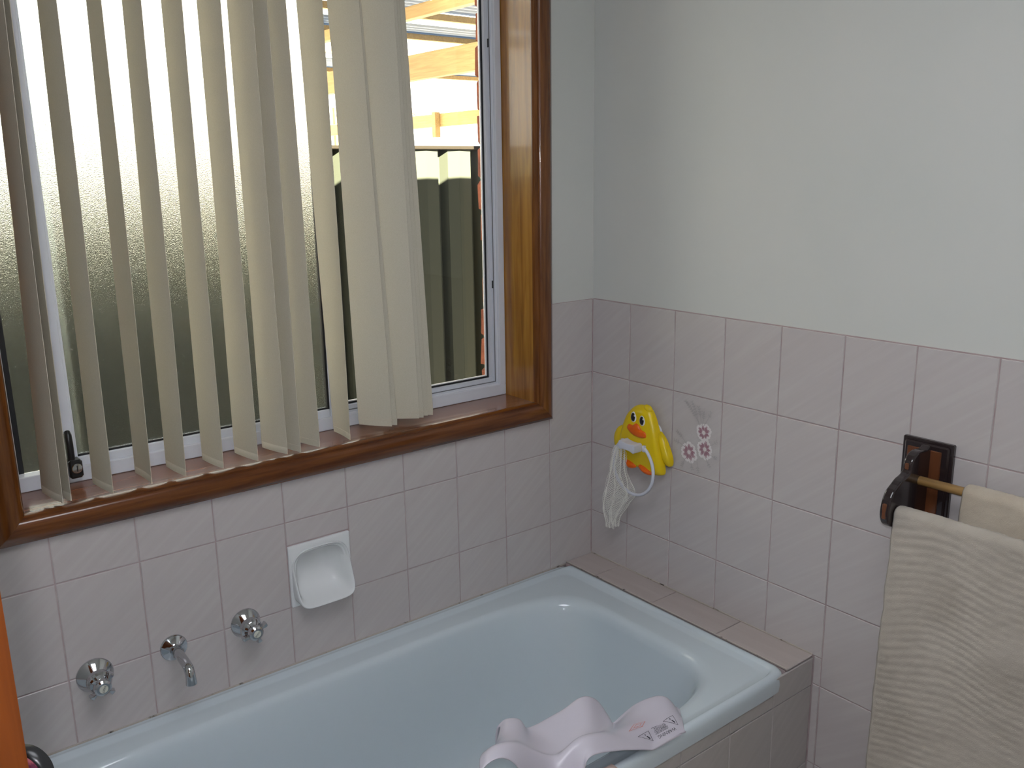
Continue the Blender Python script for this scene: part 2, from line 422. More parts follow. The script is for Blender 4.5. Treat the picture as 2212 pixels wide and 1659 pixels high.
# ------------------------------------------------------------------ bath surround (tiled hob and front panel)
hb = empty('tiled_bath_surround', (-.9, -.36, -ZO), label='pinkish tiled hob and front panel boxing in the bath', cat='bath surround')
m = MB(); m.box((-.098, -.7215, ZF), (.0, -.002, -.7365)); m.box((XL + .002, -.7225, ZF), (-.0005, -.7015, -.778)); m.box((XL + .002, -.72, ZF), (-1.782, -.002, -.7365))
m.build('core', 'grout', hb)
def ftile(x0, x1, ya, yb, z, mt):
    m = MB(); g_ = .0009; m.box((x0 + g_, ya + g_, z - .0045), (x1 - g_, yb - g_, z), .0011); return m.build('tile', mt, hb)
ys = [-.001, -.1174, -.3229, -.5267, -.7265]
for i in range(4): ftile(-.0975, -.0005, ys[i + 1], ys[i], -.7315, 'hob_tile')
for j in range(1):
    for i in range(4): ftile(XL + .001, -1.7835, ys[i + 1], ys[i], -.7315, 'hob_tile')
pj = [-.0005, -.143, -.291, -.443] + [-.443 - .1495 * k for k in range(1, 13)]
for j in range(len(pj) - 1):
    a, b = max(pj[j + 1], XL + .003), pj[j]
    if a >= b: continue
    top = -.737 if j == 0 else -.7755
    tile(hb, a, b, -.807, top, 'p', 'panel_tile')
    tile(hb, a, b, -1.007, -.807, 'p', 'panel_tile'); tile(hb, a, b, ZF + .002, -1.007, 'p', 'panel_tile')

# ------------------------------------------------------------------ bath tub
bt = empty('bathtub', (-.94, -.37, -ZO), label='pale blue-white enamel bathtub set below the window', cat='bathtub')
def sup(cx, cy, ar, al, b, n, z, N_=176):
    out = []
    for k in range(N_):
        t = 2 * PI * (k + .5) / N_; c, s_ = math.cos(t), math.sin(t)
        a = ar if c > 0 else al
        out.append((cx + a * math.copysign(abs(c) ** (2 / n), c), cy + b * math.copysign(abs(s_) ** (2 / n), s_), z))
    return out
cx, cy, A, Bh = -.9385, -.3665, .8415, .3645
def outer(inset, z, n=38): return sup(cx, cy, A - inset, A - inset, Bh - inset, n, z)
def lip(inset, z, n=38):
    lp = outer(inset, z, n); out = []
    for p in lp:
        k = min(1, max(0, (-.012 - p[1]) / .02)); kl = min(1, max(0, (p[0] + 1.76) / .02)); k = min(k, 1) * 1
        out.append((p[0], p[1], p[2] * k + min(p[2], -.7384) * (1 - k)))
    return out
def basin(ir, il, ib, z, n, dy=0): return sup(-.95, -.3815 + dy, .756 - ir, .742 - il, .293 - ib, n, z)
lp = [outer(.004, -.7745), outer(.0005, -.772), outer(0, -.757), lip(.0005, -.744), lip(.0025, -.736), lip(.007, -.7312), lip(.013, -.7303), lip(.0175, -.7312), lip(.0205, -.7352), lip(.0225, -.7372), lip(.030, -.7378), lip(.0335, -.7402), outer(.040, -.7406, 34),
      basin(-.008, -.008, -.007, -.7410, 6.6), basin(-.002, -.002, -.002, -.7420, 6.2), basin(.005, .005, .005, -.7465, 5.8), basin(.013, .012, .010, -.756, 5.5), basin(.016, .014, .012, -.772, 5.3),
      basin(.03, .02, .02, -.84, 4.6), basin(.055, .03, .03, -.93, 4.2), basin(.09, .045, .04, -1.01, 3.8), basin(.125, .065, .052, -1.06, 3.6),
      basin(.16, .09, .07, -1.088, 3.4), basin(.20, .12, .095, -1.10, 3.2), basin(.30, .25, .17, -1.107, 2.8), basin(.6, .6, .26, -1.110, 2.2)]
m = MB(); m.loops(lp, True, False, True)
o = m.build('tub_shell', 'enamel', bt); autosmooth(o, 50)
MB().lathe((-1.52, -.3755, -1.112), (0, 0, 1), [(.03, 0), (.03, .004), (.022, .006), (.0001, .0055)]).build('drain', 'chrome', bt)

# ------------------------------------------------------------------ window: timber surround
ts = empty('trim_2', (-.8, 0, wz0), kind='structure')
def mould_loop(x0, x1, z0, z1):
    # mitred architrave profile: (distance outwards from the opening, y)
    prof = [(0, .004), (0, -.010), (.0035, -.0145), (.008, -.0135), (.011, -.0175), (.017, -.021), (.024, -.0215), (.040, -.0205), (.047, -.0165), (.052, -.012), (.052, .004)]
    cor = [(x0, z0, -1, -1), (x1, z0, 1, -1), (x1, z1, 1, 1), (x0, z1, -1, 1)]
    for i in range(4):
        a, b = cor[i], cor[(i + 1) % 4]
        m = MB(); l1 = [(a[0] + a[2] * d, y, a[1] + a[3] * d) for d, y in prof]; l2 = [(b[0] + b[2] * d, y, b[1] + b[3] * d) for d, y in prof]
        m.loops([l1, l2], True, True, True)
        o = m.build('architrave_board', 'arch_x' if i % 2 == 0 else 'arch_z', ts); autosmooth(o, 38)
mould_loop(wx0 + .002, wx1 - .001, wz0 + .0005, wz1 - .002)
yb = .150
MB().box((wx0, .0030, wz0 - .022), (wx1, yb, wz0), .001).build('sill_board', 'sill', ts)
MB().box((wx1, .0030, wz0 - .02), (wx1 + .02, yb, wz1), .001).build('jamb_board', 'jamb', ts)
MB().box((wx0 - .02, .0030, wz0 - .02), (wx0, yb, wz1), .001).build('jamb_board', 'jamb', ts)
MB().box((wx0, .0030, wz1), (wx1, yb, wz1 + .02), .001).build('head_board', 'jamb', ts)

# ------------------------------------------------------------------ window: aluminium frame and panes
wn = empty('window_1', (-.8, .15, wz0), kind='structure')
def ring(m, x0, x1, z0, z1, w, ya, yb_, c=.001, wl_=None, wb2=None, wr_=None):
    wl_ = w if wl_ is None else wl_; wb2 = w if wb2 is None else wb2; wr_ = w if wr_ is None else wr_
    m.box((x0, ya, z0), (x1, yb_, z0 + wb2), c); m.box((x0, ya, z1 - w), (x1, yb_, z1), c)
    m.box((x0, ya, z0 + wb2), (x0 + wl_, yb_, z1 - w), c); m.box((x1 - wr_, ya, z0 + wb2), (x1, yb_, z1 - w), c)
m = MB(); ring(m, wx0 + .001, wx1 - .001, wz0 + .0005, wz1 - .001, .022, .120, .149, .0012, wl_=.020, wb2=.0295, wr_=.0195); m.build('window_frame', 'alu', wn)
# fixed left light with obscure glass
MB().box((-1.384, .1595, -.225), (-1.2605, .1645, .905)).build('glass_pane', 'frost', wn, label='obscure glass pane of the left light')
m = MB(); m.box((-1.386, .150, -.226), (-1.3705, .159, .906)); m.build('gasket', 'gasket', wn)
# sliding sash with obscure glass
m = MB(); m.box((-1.307, .128, -.238), (-1.2805, .158, .905), .0012); m.box((-1.2805, .130, -.238), (-.725, .156, -.2045), .0012); m.box((-1.2805, .130, .875), (-.712, .156, .905), .0012)
m.box((-.7225, .134, -.238), (-.7015, .156, .905), .0012)
m.box((-1.2805, .134, -.2045), (-1.2755, .150, .875), .0008)
sash = m.build('sliding_sash', 'alu', wn)
MB().box((-1.276, .141, -.2045), (-.7265, .146, .875)).build('glass_pane', 'frost', sash, label='large obscure glass pane of the sliding sash')
m = MB(); m.box((-1.2755, .1375, -.2045), (-.7265, .1415, -.2005)); m.box((-.7275, .1365, -.2045), (-.7225, .148, .875)); m.build('gasket', 'gasket', sash)
# right light, clear
m = MB()
ring(m, -.7015, wx1 - .0205, -.2220, .908, .0075, .131, .152, .0008)       # outer step
ring(m, -.6940, wx1 - .0285, -.2145, .900, .0105, .138, .154, .0008)      # inner step
m.build('fixed_light_frame', 'alu', wn)
m = MB(); ring(m, -.6945, wx1 - .0277, -.2150, .9005, .0022, .1300, .1312, 0); m.build('frame_groove_shade', 'groove_shade', wn)  # flat grey strip painting the shade in the groove between the steps
m = MB(); ring(m, -.7018, wx1 - .0197, -.2226, .9085, .0016, .1300, .1308, 0); m.build('frame_highlight_edge', 'bead', wn)  # pale strip painting the highlight along the outer step edge
X0, X1, Z0, Z1 = -.6835, wx1 - .0390, -.2040, .889
m = MB(); ring(m, X0, X1, Z0, Z1, .0045, .1465, .154, 0); m.build('gasket', 'gasket', wn)
m = MB(); ring(m, X0 + .0045, X1 - .0045, Z0 + .0045, Z1 - .0045, .0028, .1485, .1535, 0); m.build('glazing_bead', 'bead', wn)
MB().box((X0 + .006, .1500, Z0 + .006), (X1 - .006, .1525, Z1 - .006)).build('glass_pane', 'glass', wn, label='clear glass pane of the right light')
for z in (.645, .047): MB().box((wx1 - .0287, .1330, z - .010), (wx1 - .0265, .1385, z + .010)).build('drain_slot', 'gasket', wn)

# sash lock
lk = empty('window_lock', (-1.29, .12, -.235), label='black lever lock with a key barrel at foot of the sash', cat='window lock')
m = MB(); m.box((-1.3005, .098, -.2375), (-1.2755, .128, -.2005), .004); m.build('lock_body', 'black', lk)
m = MB(); m.tube([(-1.2925, .112, -.205), (-1.2925, .110, -.17), (-1.2925, .112, -.152), (-1.2925, .119, -.147)], [.0075, .0070, .0068, .006], 12); m.tube([(-1.2925, .112, -.155), (-1.2925, .129, -.155)], .006, 10)
autosmooth(m.build('lever', 'black', lk), 50)
m = MB(); m.lathe((-1.287, .0985, -.2165), (0, -1, 0), [(.0098, 0), (.0098, .003), (.0088, .004), (.0001, .0042)], 24); br = m.build('key_barrel', 'chrome', lk); autosmooth(br, 40)
MB().box((-1.2878, .0935, -.2225), (-1.2862, .0945, -.2105)).build('keyhole', 'black', br)

# ------------------------------------------------------------------ vertical blind
bl = empty('vertical_blind', (-.9, .01, -.24), label='cream fabric vertical blind with gathered slats hanging in the window', cat='blind')
SL = [((-1.359, .054), (-1.344, -.037), -1.334, -1.328), ((-1.342, .052), (-1.329, -.035), -1.328, -1.319),
      ((-1.273, .045), (-1.258, -.043), -1.261, -1.251), ((-1.193, .052), (-1.186, -.037), -1.181, -1.179),
      ((-1.132, .053), (-1.121, -.036), -1.120, -1.113), ((-1.059, .049), (-1.048, -.039), -1.051, -1.044),
      ((-.990, .049), (-.976, -.039), -.984, -.974), ((-.930, .047), (-.910, -.036), -.926, -.912),
      ((-.900, .046), (-.882, -.042), -.900, -.885), ((-.857, .051), (-.834, -.035), -.862, -.843),
      ((-.756, .055), (-.760, -.033), -.778, -.765), ((-.684, .068), (-.634, .000), -.700, -.664),
      ((-.668, .070), (-.6196, .0015), -.700, -.659), ((-.616, .075), (-.549, .017), -.640, -.571),
      ((-.597, .082), (-.537, .016), -.618, -.564), ((-.580, .088), (-.519, .025), -.604, -.551), ((-.566, .090), (-.506, .022), -.592, -.540)]
ZT = .895
for si, (bb, ff, tb, tf) in enumerate(SL):
    m = MB(); lps = []; nz_, nu = 18, 7; sg = 1 if si not in (3, 10) else -1
    zs_ = [-.235, -.2335, -.222, -.2215] + [-.22 + (ZT + .22) * (i / 14) for i in range(15)]
    front, back = [], []
    for z in zs_:
        t = (z + .235) / (.655 + .235); rowf, rowb = [], []
        wob = .0015 * math.sin(z * 7 + si)
        for k in range(nu):
            s_ = k / (nu - 1)
            bx, fx = bb[0] + (tb - bb[0]) * t, ff[0] + (tf - ff[0]) * t
            if z < -.2225: s_ = .015 + s_ * .975
            x = bx + (fx - bx) * s_; y = bb[1] + (ff[1] - bb[1]) * s_
            d = Vector((fx - bx, ff[1] - bb[1])).normalized(); nn = Vector((-d.y, d.x)) * (-1)
            bow = .0022 * (1 - (2 * s_ - 1) ** 2) * sg + wob * (s_ - .5)
            th = .00045 if z > -.222 else .0008
            rowf.append((x + nn.x * (bow + th), y + nn.y * (bow + th), z)); rowb.append((x + nn.x * (bow - th), y + nn.y * (bow - th), z))
        lps.append(rowf + rowb[::-1])
    m.loops(lps, True, True, True); o = m.build('slat', 'slat', bl); autosmooth(o, 35)
MB().box((wx0 + .005, .0, ZT), (wx1 - .005, .042, wz1 - .001), .002).build('headrail', 'alu', bl)

# ------------------------------------------------------------------ outside
MB().box((-9, .12, -1.62), (14, 16, -1.5)).build('ground', 'ground', None, kind='structure')
bwl = empty('brick_outer_wall', (0, .24, -1.5), label='red brick outer wall edge seen past the right window frame', cat='brick wall')
m = MB(); m.box((-.145, .19, -1.5), (1.2, .285, 1.05)); m.box((XL - .4, .19, -1.5), (-1.475, .285, 1.05)); m.box((-1.475, .19, -1.5), (-.145, .285, -.30)); m.box((-1.475, .19, .96), (-.145, .285, 1.05))
m.build('mortar', 'mortar', bwl)
def brick(x0, x1, z0, z1):
    m = MB(); bm = bmesh.new(); bmesh.ops.create_cube(bm, size=1); bmesh.ops.bevel(bm, geom=bm.edges[:], offset=.07, segments=1, affect='EDGES')
    L_, H_ = x1 - x0, z1 - z0
    for q in bm.verts:
        c = q.co; j = noise.noise_vector(Vector((c.x * 9 + z0 * 31, c.y * 9 + x0 * 17, c.z * 9))) * .006
        sx = (abs(c.x) - .5) ; X = (c.x + .5) * L_
        if c.x < 0: X = (c.x + .5) * .1
        elif c.x > 0: X = L_ - (.5 - c.x) * .1
        q.co = Vector((x0 + X, .187 + (c.y + .5) * .105, z0 + (c.z + .5) * H_)) + j
    bm.verts.ensure_lookup_table(); m.add([q.co.copy() for q in bm.verts], [[q.index for q in f.verts] for f in bm.faces]); bm.free()
    return m.build('brick', 'brick', bwl)
z = -.2118 - .0872 * 2
i = 0
while z < 1.0:
    ln = .23 if i % 2 == 0 else .11
    dx = random.uniform(-.006, .006)
    brick(-.160 + dx, -.160 + ln, z - .0872 + .0075, z - .001)
    brick(-.160 + ln + .010, -.160 + ln + .24, z - .0872 + .0075, z - .001)
    z += .0872; i += 1
MB().box((-9, .115, 1.12), (9, .74, 1.166)).build('roof_eave', 'eave', None, label='house roof eave above the window', cat='roof')

fn = empty('steel_fence', (1, 1.92, -1.5), label='dark green-grey corrugated steel fence across the side yard', cat='fence')
PIT = .190; x_start = .741 - .029     # pan starts
def profile(x):
    t = ((x - .785) / PIT) % 1.0
    if t < .015: return .034 * (t / .015)
    if t < .16: return .034
    if t < .30: return .034 * (1 - (t - .16) / .14)
    return -.004 * (1 - abs((t - .65) / .35))
keys = [0, .015, .16, .30, .65, .9999]
m = MB(); l1, l2, l3, l4 = [], [], [], []
k0 = -22
for k in range(k0, 34):
    for t in keys:
        x = .785 + (k + t) * PIT; y = 1.90 + profile(x + 1e-7)
        l1.append((x, y, -1.5)); l2.append((x, y, .445)); l3.append((x, y + .0025, .445)); l4.append((x, y + .0025, -1.5))
m.loops([l1, l2, l3, l4], False); m.build('corrugated_sheet', 'fence', fn)
m = MB(); m.box((-3.4, 1.885, .440), (7.2, 1.950, .457), .003); m.build('top_rail', 'fence_cap', fn)

pg = empty('timber_pergola', (1.6, 3.2, -1.5), label='sunlit pine pergola with corrugated roof strips beyond the fence', cat='pergola')
def beam(a, b, name='beam'): return MB().box(a, b, .002).build(name, 'pine', pg)
beam((1.0, 1.2, .806), (1.045, 6.4, .932), 'rafter')
beam((1.0, 1.2, 1.108), (1.045, 6.4, 1.17), 'rafter')
beam((3.5, 2.4, .775), (3.545, 8.4, .90), 'rafter')
beam((2.6, 1.2, 1.10), (2.645, 6.4, 1.17), 'rafter')
for y, z in ((2.72, 1.17), (3.42, 1.17), (4.3, 1.17), (5.4, 1.17)): beam((-3.0, y, z), (7.0, y + .035, z + .035), 'purlin')
for (x, y, z0, z1) in ((3.44, 5.90, .672, .915), (1.05, 6.2, -1.5, 1.1), (3.55, 8.2, -1.5, 1.1), (5.2, 6.4, -1.5, 1.2)): beam((x, y, z0), (x + .06, y + .06, z1), 'post')
m = MB(); m.tube([(3.6, 6.3, .85), (3.6, 7.1, 1.18)], .02, 4); m.build('brace', 'pine', pg)
m = MB(); m.tube([(2.5, 4.9, .9), (2.5, 5.3, 1.18)], .02, 4); m.build('brace', 'pine', pg)
def sheet(ya, yb_, z):
    m = MB(); n = int((yb_ - ya) / .0095); l1, l2, l3, l4 = [], [], [], []
    for i in range(n + 1):
        y = ya + i * .0095; zz = z + .009 * math.sin(2 * PI * i / 8)
        for l, x, dz in ((l1, -3.0, 0), (l2, 7.0, 0), (l3, 7.0, .002), (l4, -3.0, .002)): l.append((x, y, zz + dz))
    m.loops([l1, l2, l3, l4], False); return m.build('corrugated_roof_sheet', 'poly', pg, smooth=True)
sheet(2.18, 2.74, 1.215); sheet(3.15, 3.55, 1.215); sheet(4.9, 5.5, 1.215)
# ------------------------------------------------------------------ taps and spout
def text_mesh(body, size, ext=.0003):
    c = bpy.data.curves.new('t', 'FONT'); c.body = body; c.size = size; c.extrude = ext; c.align_x = 'CENTER'; c.align_y = 'CENTER'; c.resolution_u = 3
    o = bpy.data.objects.new('t', c); COL.objects.link(o)
    me = bpy.data.meshes.new_from_object(o); bpy.data.objects.remove(o); bpy.data.curves.remove(c)
    return [v.co.copy() for v in me.vertices], [tuple(p.vertices) for p in me.polygons]
def tap(x, z, word, rot, label, R_=.0325):
    t = empty('bath_tap', (x, 0, z), label=label, cat='tap', group='chrome bath taps on the tiled wall')
    o_ = (x, 0, z)
    autosmooth(MB().lathe(o_, (0, -1, 0), [(R_, 0), (R_, .003), (R_ * .95, .0055), (.019, .017), (.0165, .019), (.0165, .021)], 36).build('flange', 'chrome', t), 25)
    autosmooth(MB().lathe(o_, (0, -1, 0), [(.0175, .017), (.0190, .021), (.0225, .026), (.0225, .037), (.0190, .042), (.0135, .045), (.0135, .047)], 32).build('bonnet', 'chrome', t), 25)
    m = MB(); m.lathe(o_, (0, -1, 0), [(.0115, .045), (.0145, .048), (.0165, .053), (.0155, .061), (.0118, .0645), (.009, .065)], 28)
    hd = m.build('handle', 'chrome', t); autosmooth(hd, 30)
    for k in range(4):
        a = rot + k * PI / 2; c, s_ = math.cos(a), math.sin(a); q = MB(); lps = []
        for (r, w, d0, d1) in ((.010, .0022, .049, .059), (.017, .0028, .047, .058), (.023, .0048, .045, .057), (.0272, .0062, .044, .0555), (.0292, .0034, .046, .053)):
            lps.append([(x + c * r - s_ * w, -d0, z + s_ * r + c * w), (x + c * r + s_ * w, -d0, z + s_ * r - c * w), (x + c * r + s_ * w * .7, -d1, z + s_ * r - c * w * .7), (x + c * r - s_ * w * .7, -d1, z + s_ * r + c * w * .7)])
        q.loops(lps, True, True, True); pr = q.build('prong', 'chrome', hd); mod(pr, 'BEVEL', width=.0008, segments=2); 
    bn = MB().lathe(o_, (0, -1, 0), [(.0080, .0640), (.0080, .0655), (.0072, .0662), (.0001, .0664)], 24).build('button', 'button', t); autosmooth(bn, 30)
    vs_, fs = text_mesh(word, .0052 if len(word) > 3 else .006, .0002)
    trot = 3.95 if len(word) > 3 else 4.25
    cr, sr = math.cos(trot), math.sin(trot)
    m = MB(); m.add([(x + v.x * cr - v.y * sr, -.0665 - v.z, z + v.x * sr + v.y * cr) for v in vs_], fs); m.build('lettering', 'print_dark', bn)
    return t
tap(-1.3234, -.606, 'HOT', .75, 'chrome four-pronged tap left of the bath spout, farthest from the soap dish', .0345)
tap(-1.019, -.6004, 'COLD', .35, 'chrome four-pronged tap marked COLD between the spout and soap dish', .0325)
sp = empty('bath_spout', (-1.1717, 0, -.6025), label='chrome bath spout on a round flange between the two taps', cat='spout')
autosmooth(MB().lathe((-1.1717, 0, -.6025), (0, -1, 0), [(.0275, 0), (.0275, .003), (.0262, .005), (.0135, .012), (.0115, .014), (.0115, .019)], 36).build('flange', 'chrome', sp), 25)
pts = smoothline([(-1.1717, -.010, -.6025), (-1.1717, -.045, -.6035), (-1.1717, -.076, -.6065), (-1.1717, -.088, -.611), (-1.1717, -.0945, -.620), (-1.1717, -.0965, -.640)], 5)
m = MB(); m.tube(pts, [.0098] * (len(pts) - 4) + [.0100, .0105, .0108, .0108], 24); autosmooth(m.build('pipe', 'chrome', sp), 50)

# ------------------------------------------------------------------ soap dish
a, b, zb_ = soap_cell
sx, sz = (a + b) / 2, zb_ + .0725
sd = empty('soap_dish', (sx, 0, sz), label='white ceramic soap dish set into the wall tiles under the window', cat='soap dish')
def rr(hw, hh, dz, yf, N_=96, n=3.4, nb=5.5, dx=0):
    out = []
    for k in range(N_):
        t = 2 * PI * (k + .5) / N_; c, s_ = math.cos(t), math.sin(t); e = n if s_ > 0 else nb
        X = hw * math.copysign(abs(c) ** (2 / e), c); Z = hh * math.copysign(abs(s_) ** (2 / e), s_)
        out.append((sx + dx + X, -yf(Z / hh), sz + dz + Z))
    return out
hwp, hhp = .0748, .0722
def lipy(add): return lambda q: .0075 + add + .034 * max(0, min(1, (.55 - q) / 1.55)) ** 1.2
def inner(back, k): return lambda q: (lipy(0)(q) * (1 - k) + back * k)
lps = [rr(hwp, hhp, 0, lambda q: -.0048, n=60, nb=60), rr(hwp, hhp, 0, lambda q: .0028, n=60, nb=60), rr(hwp - .0018, hhp - .0018, 0, lambda q: .0045, n=50, nb=50),
       rr(.0700, .0640, -.0045, lambda q: .0048), rr(.0700, .0640, -.0052, lipy(-.004)), rr(.0696, .0638, -.0055, lipy(-.001)), rr(.0682, .0626, -.0052, lipy(.0004)), rr(.0664, .0610, -.0050, lipy(-.0010)),
       rr(.0640, .0590, -.0048, lipy(-.006)), rr(.0600, .0550, -.0045, inner(-.006, .45)), rr(.0550, .0500, -.0040, inner(-.018, .72)), rr(.0480, .0420, -.0015, inner(-.026, .88)), rr(.038, .031, .004, inner(-.030, .97)), rr(.020, .016, .006, lambda q: -.031)]
autosmooth(MB().loops(lps, True, False, True).build('dish_bowl', 'ceramic', sd), 45)

# ------------------------------------------------------------------ duck net holder on the right wall
dk = empty('duck_bath_toy_holder', (-.01, -.215, -.34), label='yellow duck wall hook with orange beak and a white net ring', cat='toy holder')
def pillow(name, out2, x0, depth, m_, parent, rings=6, k=4, flat=1.0, **kw):
    """rounded shape over an outline of (u,z), u = -y, bulging towards -x from x0"""
    ol = smoothpoly([Vector((p[0], p[1], 0)) for p in out2], k); c = sum(ol, Vector()) / len(ol)
    lps = [[(-x0, -p.x, p.y) for p in ol]]; lps = [[(-x0 + .0, -p.x, p.y) for p in ol]]
    for i in range(1, rings + 1):
        th = i / rings * PI / 2; s_ = 1 - flat * (1 - math.cos(th)) if i < rings else .04
        d = depth * (math.sin(th) if i < rings else 1.0)
        lps.append([(-x0 - d, -(c.x + (p.x - c.x) * s_), c.y + (p.y - c.y) * s_) for p in ol])
    o = MB().loops(lps, True, True, True).build(name, m_, parent, **kw); autosmooth(o, 70); return o
body_o = [(.209, -.2515), (.229, -.255), (.243, -.269), (.254, -.291), (.264, -.320), (.273, -.355), (.281, -.393), (.283, -.415), (.275, -.428), (.256, -.432), (.234, -.431), (.21, -.428), (.175, -.424), (.143, -.420), (.128, -.410), (.124, -.385), (.129, -.345), (.141, -.306), (.157, -.277), (.181, -.257)]
body_o = [(u, z if z > -.42 else z + .004) for u, z in body_o]
pillow('body', body_o, .010, .022, 'duck', dk, rings=9, flat=.26)
pillow('wing', [(.140, -.320), (.150, -.337), (.146, -.372), (.130, -.392), (.110, -.394), (.099, -.380), (.099, -.352), (.113, -.329)], .006, .016, 'duck', dk)
pillow('wing', [(.258, -.312), (.276, -.322), (.293, -.347), (.304, -.374), (.303, -.391), (.290, -.398), (.277, -.387), (.264, -.350)], .006, .018, 'duck', dk)
pillow('tuft', [(.212, -.250), (.224, -.248), (.234, -.252), (.238, -.262), (.228, -.270), (.216, -.267)], .014, .011, 'duck', dk)
pillow('beak', [(.166, -.316), (.173, -.305), (.186, -.306), (.196, -.299), (.207, -.301), (.217, -.312), (.231, -.317), (.233, -.329), (.218, -.334), (.198, -.333), (.180, -.328)], .031, .009, 'orange', dk)
for (u, z) in ((.1880, -.2850), (.2185, -.2885)):
    e = pillow('eye', [(u - .0098, z), (u - .006, z + .0125), (u + .002, z + .0145), (u + .0095, z + .006), (u + .0098, z - .006), (u + .002, z - .0135), (u - .0065, z - .011)], .030, .004, 'eye_white', dk, flat=.5)
    pu = pillow('pupil', [(u - .0068, z + .001), (u - .003, z + .0115), (u + .004, z + .0115), (u + .0075, z + .002), (u + .004, z - .009), (u - .004, z - .008)], .0335, .0016, 'black', e, flat=.4)
    pillow('eye_glint', [(u + .0045, z + .0060), (u + .0055, z + .0090), (u + .0085, z + .0088), (u + .009, z + .005), (u + .006, z + .004)], .0350, .0008, 'eye_white', e, flat=.4)
for us in ((.160, .168, .180, .193, .196, .186, .172, .163), (.205, .214, .228, .243, .256, .252, .234, .213)):
    zt_ = (-.408, -.402, -.404, -.409, -.418, -.424, -.426, -.418)
    pillow('foot', list(zip(us, [q - (.002 if us[0] > .2 else 0) for q in zt_])), .026, .012, 'orange', dk)
MB().lathe((-.0006, -.238, -.318), (-1, 0, 0), [(.022, 0), (.018, .004), (.008, .010), (.008, .014)], 24).build('suction_cup', 'white_plastic', dk)
# hinge clip
m = MB(); lp = []
for (u0_, w_) in ((.166, .2), (.171, 1), (.181, .55), (.195, .40), (.208, .55), (.218, 1), (.223, .4)):
    zc, h = -.3545 - (u0_ - .166) * .06, .0125 * (.50 + .50 * w_)
    lp.append([(-.034, -u0_, zc - h), (-.064, -u0_, zc - h), (-.064, -u0_, zc + h), (-.034, -u0_, zc + h)])
m.loops(lp, True, True, True); cl = m.build('hinge_clip', 'white_plastic', dk); mod(cl, 'BEVEL', width=.002, segments=2)
# ring
RC = (.2085, -.4100); RR = .0745
pts = []; a0, a1 = math.radians(122), math.radians(418)
for i in range(41):
    a = a0 + (a1 - a0) * i / 40; pts.append((-.052 - .004 * math.cos(a), -(RC[0] + RR * math.cos(a)), RC[1] + (RR - .002) * math.sin(a)))
m = MB(); m.tube(pts, .0042, 10)
for p in (pts[0], pts[-1]): m.box((p[0] - .004, p[1] - .004, p[2] - .010), (p[0] + .004, p[1] + .004, p[2] + .006), .001)
autosmooth(m.build('ring', 'white_plastic', dk), 50)
# bunched net
Lf = [(.151, -.362), (.140, -.388), (.132, -.425), (.118, -.470), (.104, -.518), (.102, -.555), (.113, -.580), (.120, -.600)]
Rt = [(.168, -.366), (.172, -.400), (.174, -.440), (.196, -.468), (.209, -.487), (.204, -.502), (.180, -.535), (.158, -.568), (.152, -.597)]
def samp(P, t):
    q = smoothline([Vector((p[0], p[1], 0)) for p in P], 8); i = min(len(q) - 1, max(0, t * (len(q) - 1))); a = int(i); b = min(a + 1, len(q) - 1); return q[a].lerp(q[b], i - a)
for layer, (ph, xo) in enumerate(((0, -.040), (1.7, -.058))):
    nu, nv = 30, 88; V_ = []
    for j in range(nv + 1):
        t = j / nv; l, r = samp(Lf, t), samp(Rt, t)
        for i in range(nu + 1):
            s_ = i / nu; p = l.lerp(r, s_)
            bulge = .014 * math.sin(PI * s_) * (1 if layer else -.6) * math.sin(PI * min(1, t * 1.15))
            V_.append((xo - bulge - .004 * math.sin(s_ * 17 + ph + t * 4), -p.x - .0012 * math.sin(t * 40 + i), p.y + .0015 * math.sin(s_ * 9 + ph)))
    F_ = []
    # diamond mesh: every other vertex of the grid
    idx = lambda i, j: j * (nu + 1) + i
    for j in range(0, nv - 1, 1):
        for i in range((j % 2), nu - 1, 2):
            F_.append((idx(i, j), idx(min(i + 1, nu), j + 1), idx(i, j + 2), idx(max(i - 1, 0), j + 1)) if i > 0 else (idx(0, j), idx(1, j + 1), idx(0, j + 2)))
    F_ = [f for f in F_ if max(f) < len(V_)]
    m = MB(); m.add(V_, F_); o = m.build('net', 'net', dk, kind='stuff')
    md = mod(o, 'WIREFRAME', thickness=.0011, use_even_offset=False)
m = MB(); pl = [Vector((-.049, -samp(Lf, i / 30).x, samp(Lf, i / 30).y)) for i in range(31)]; m.tube(pl, .0008, 5)
m.build('net_cord', 'net', dk)

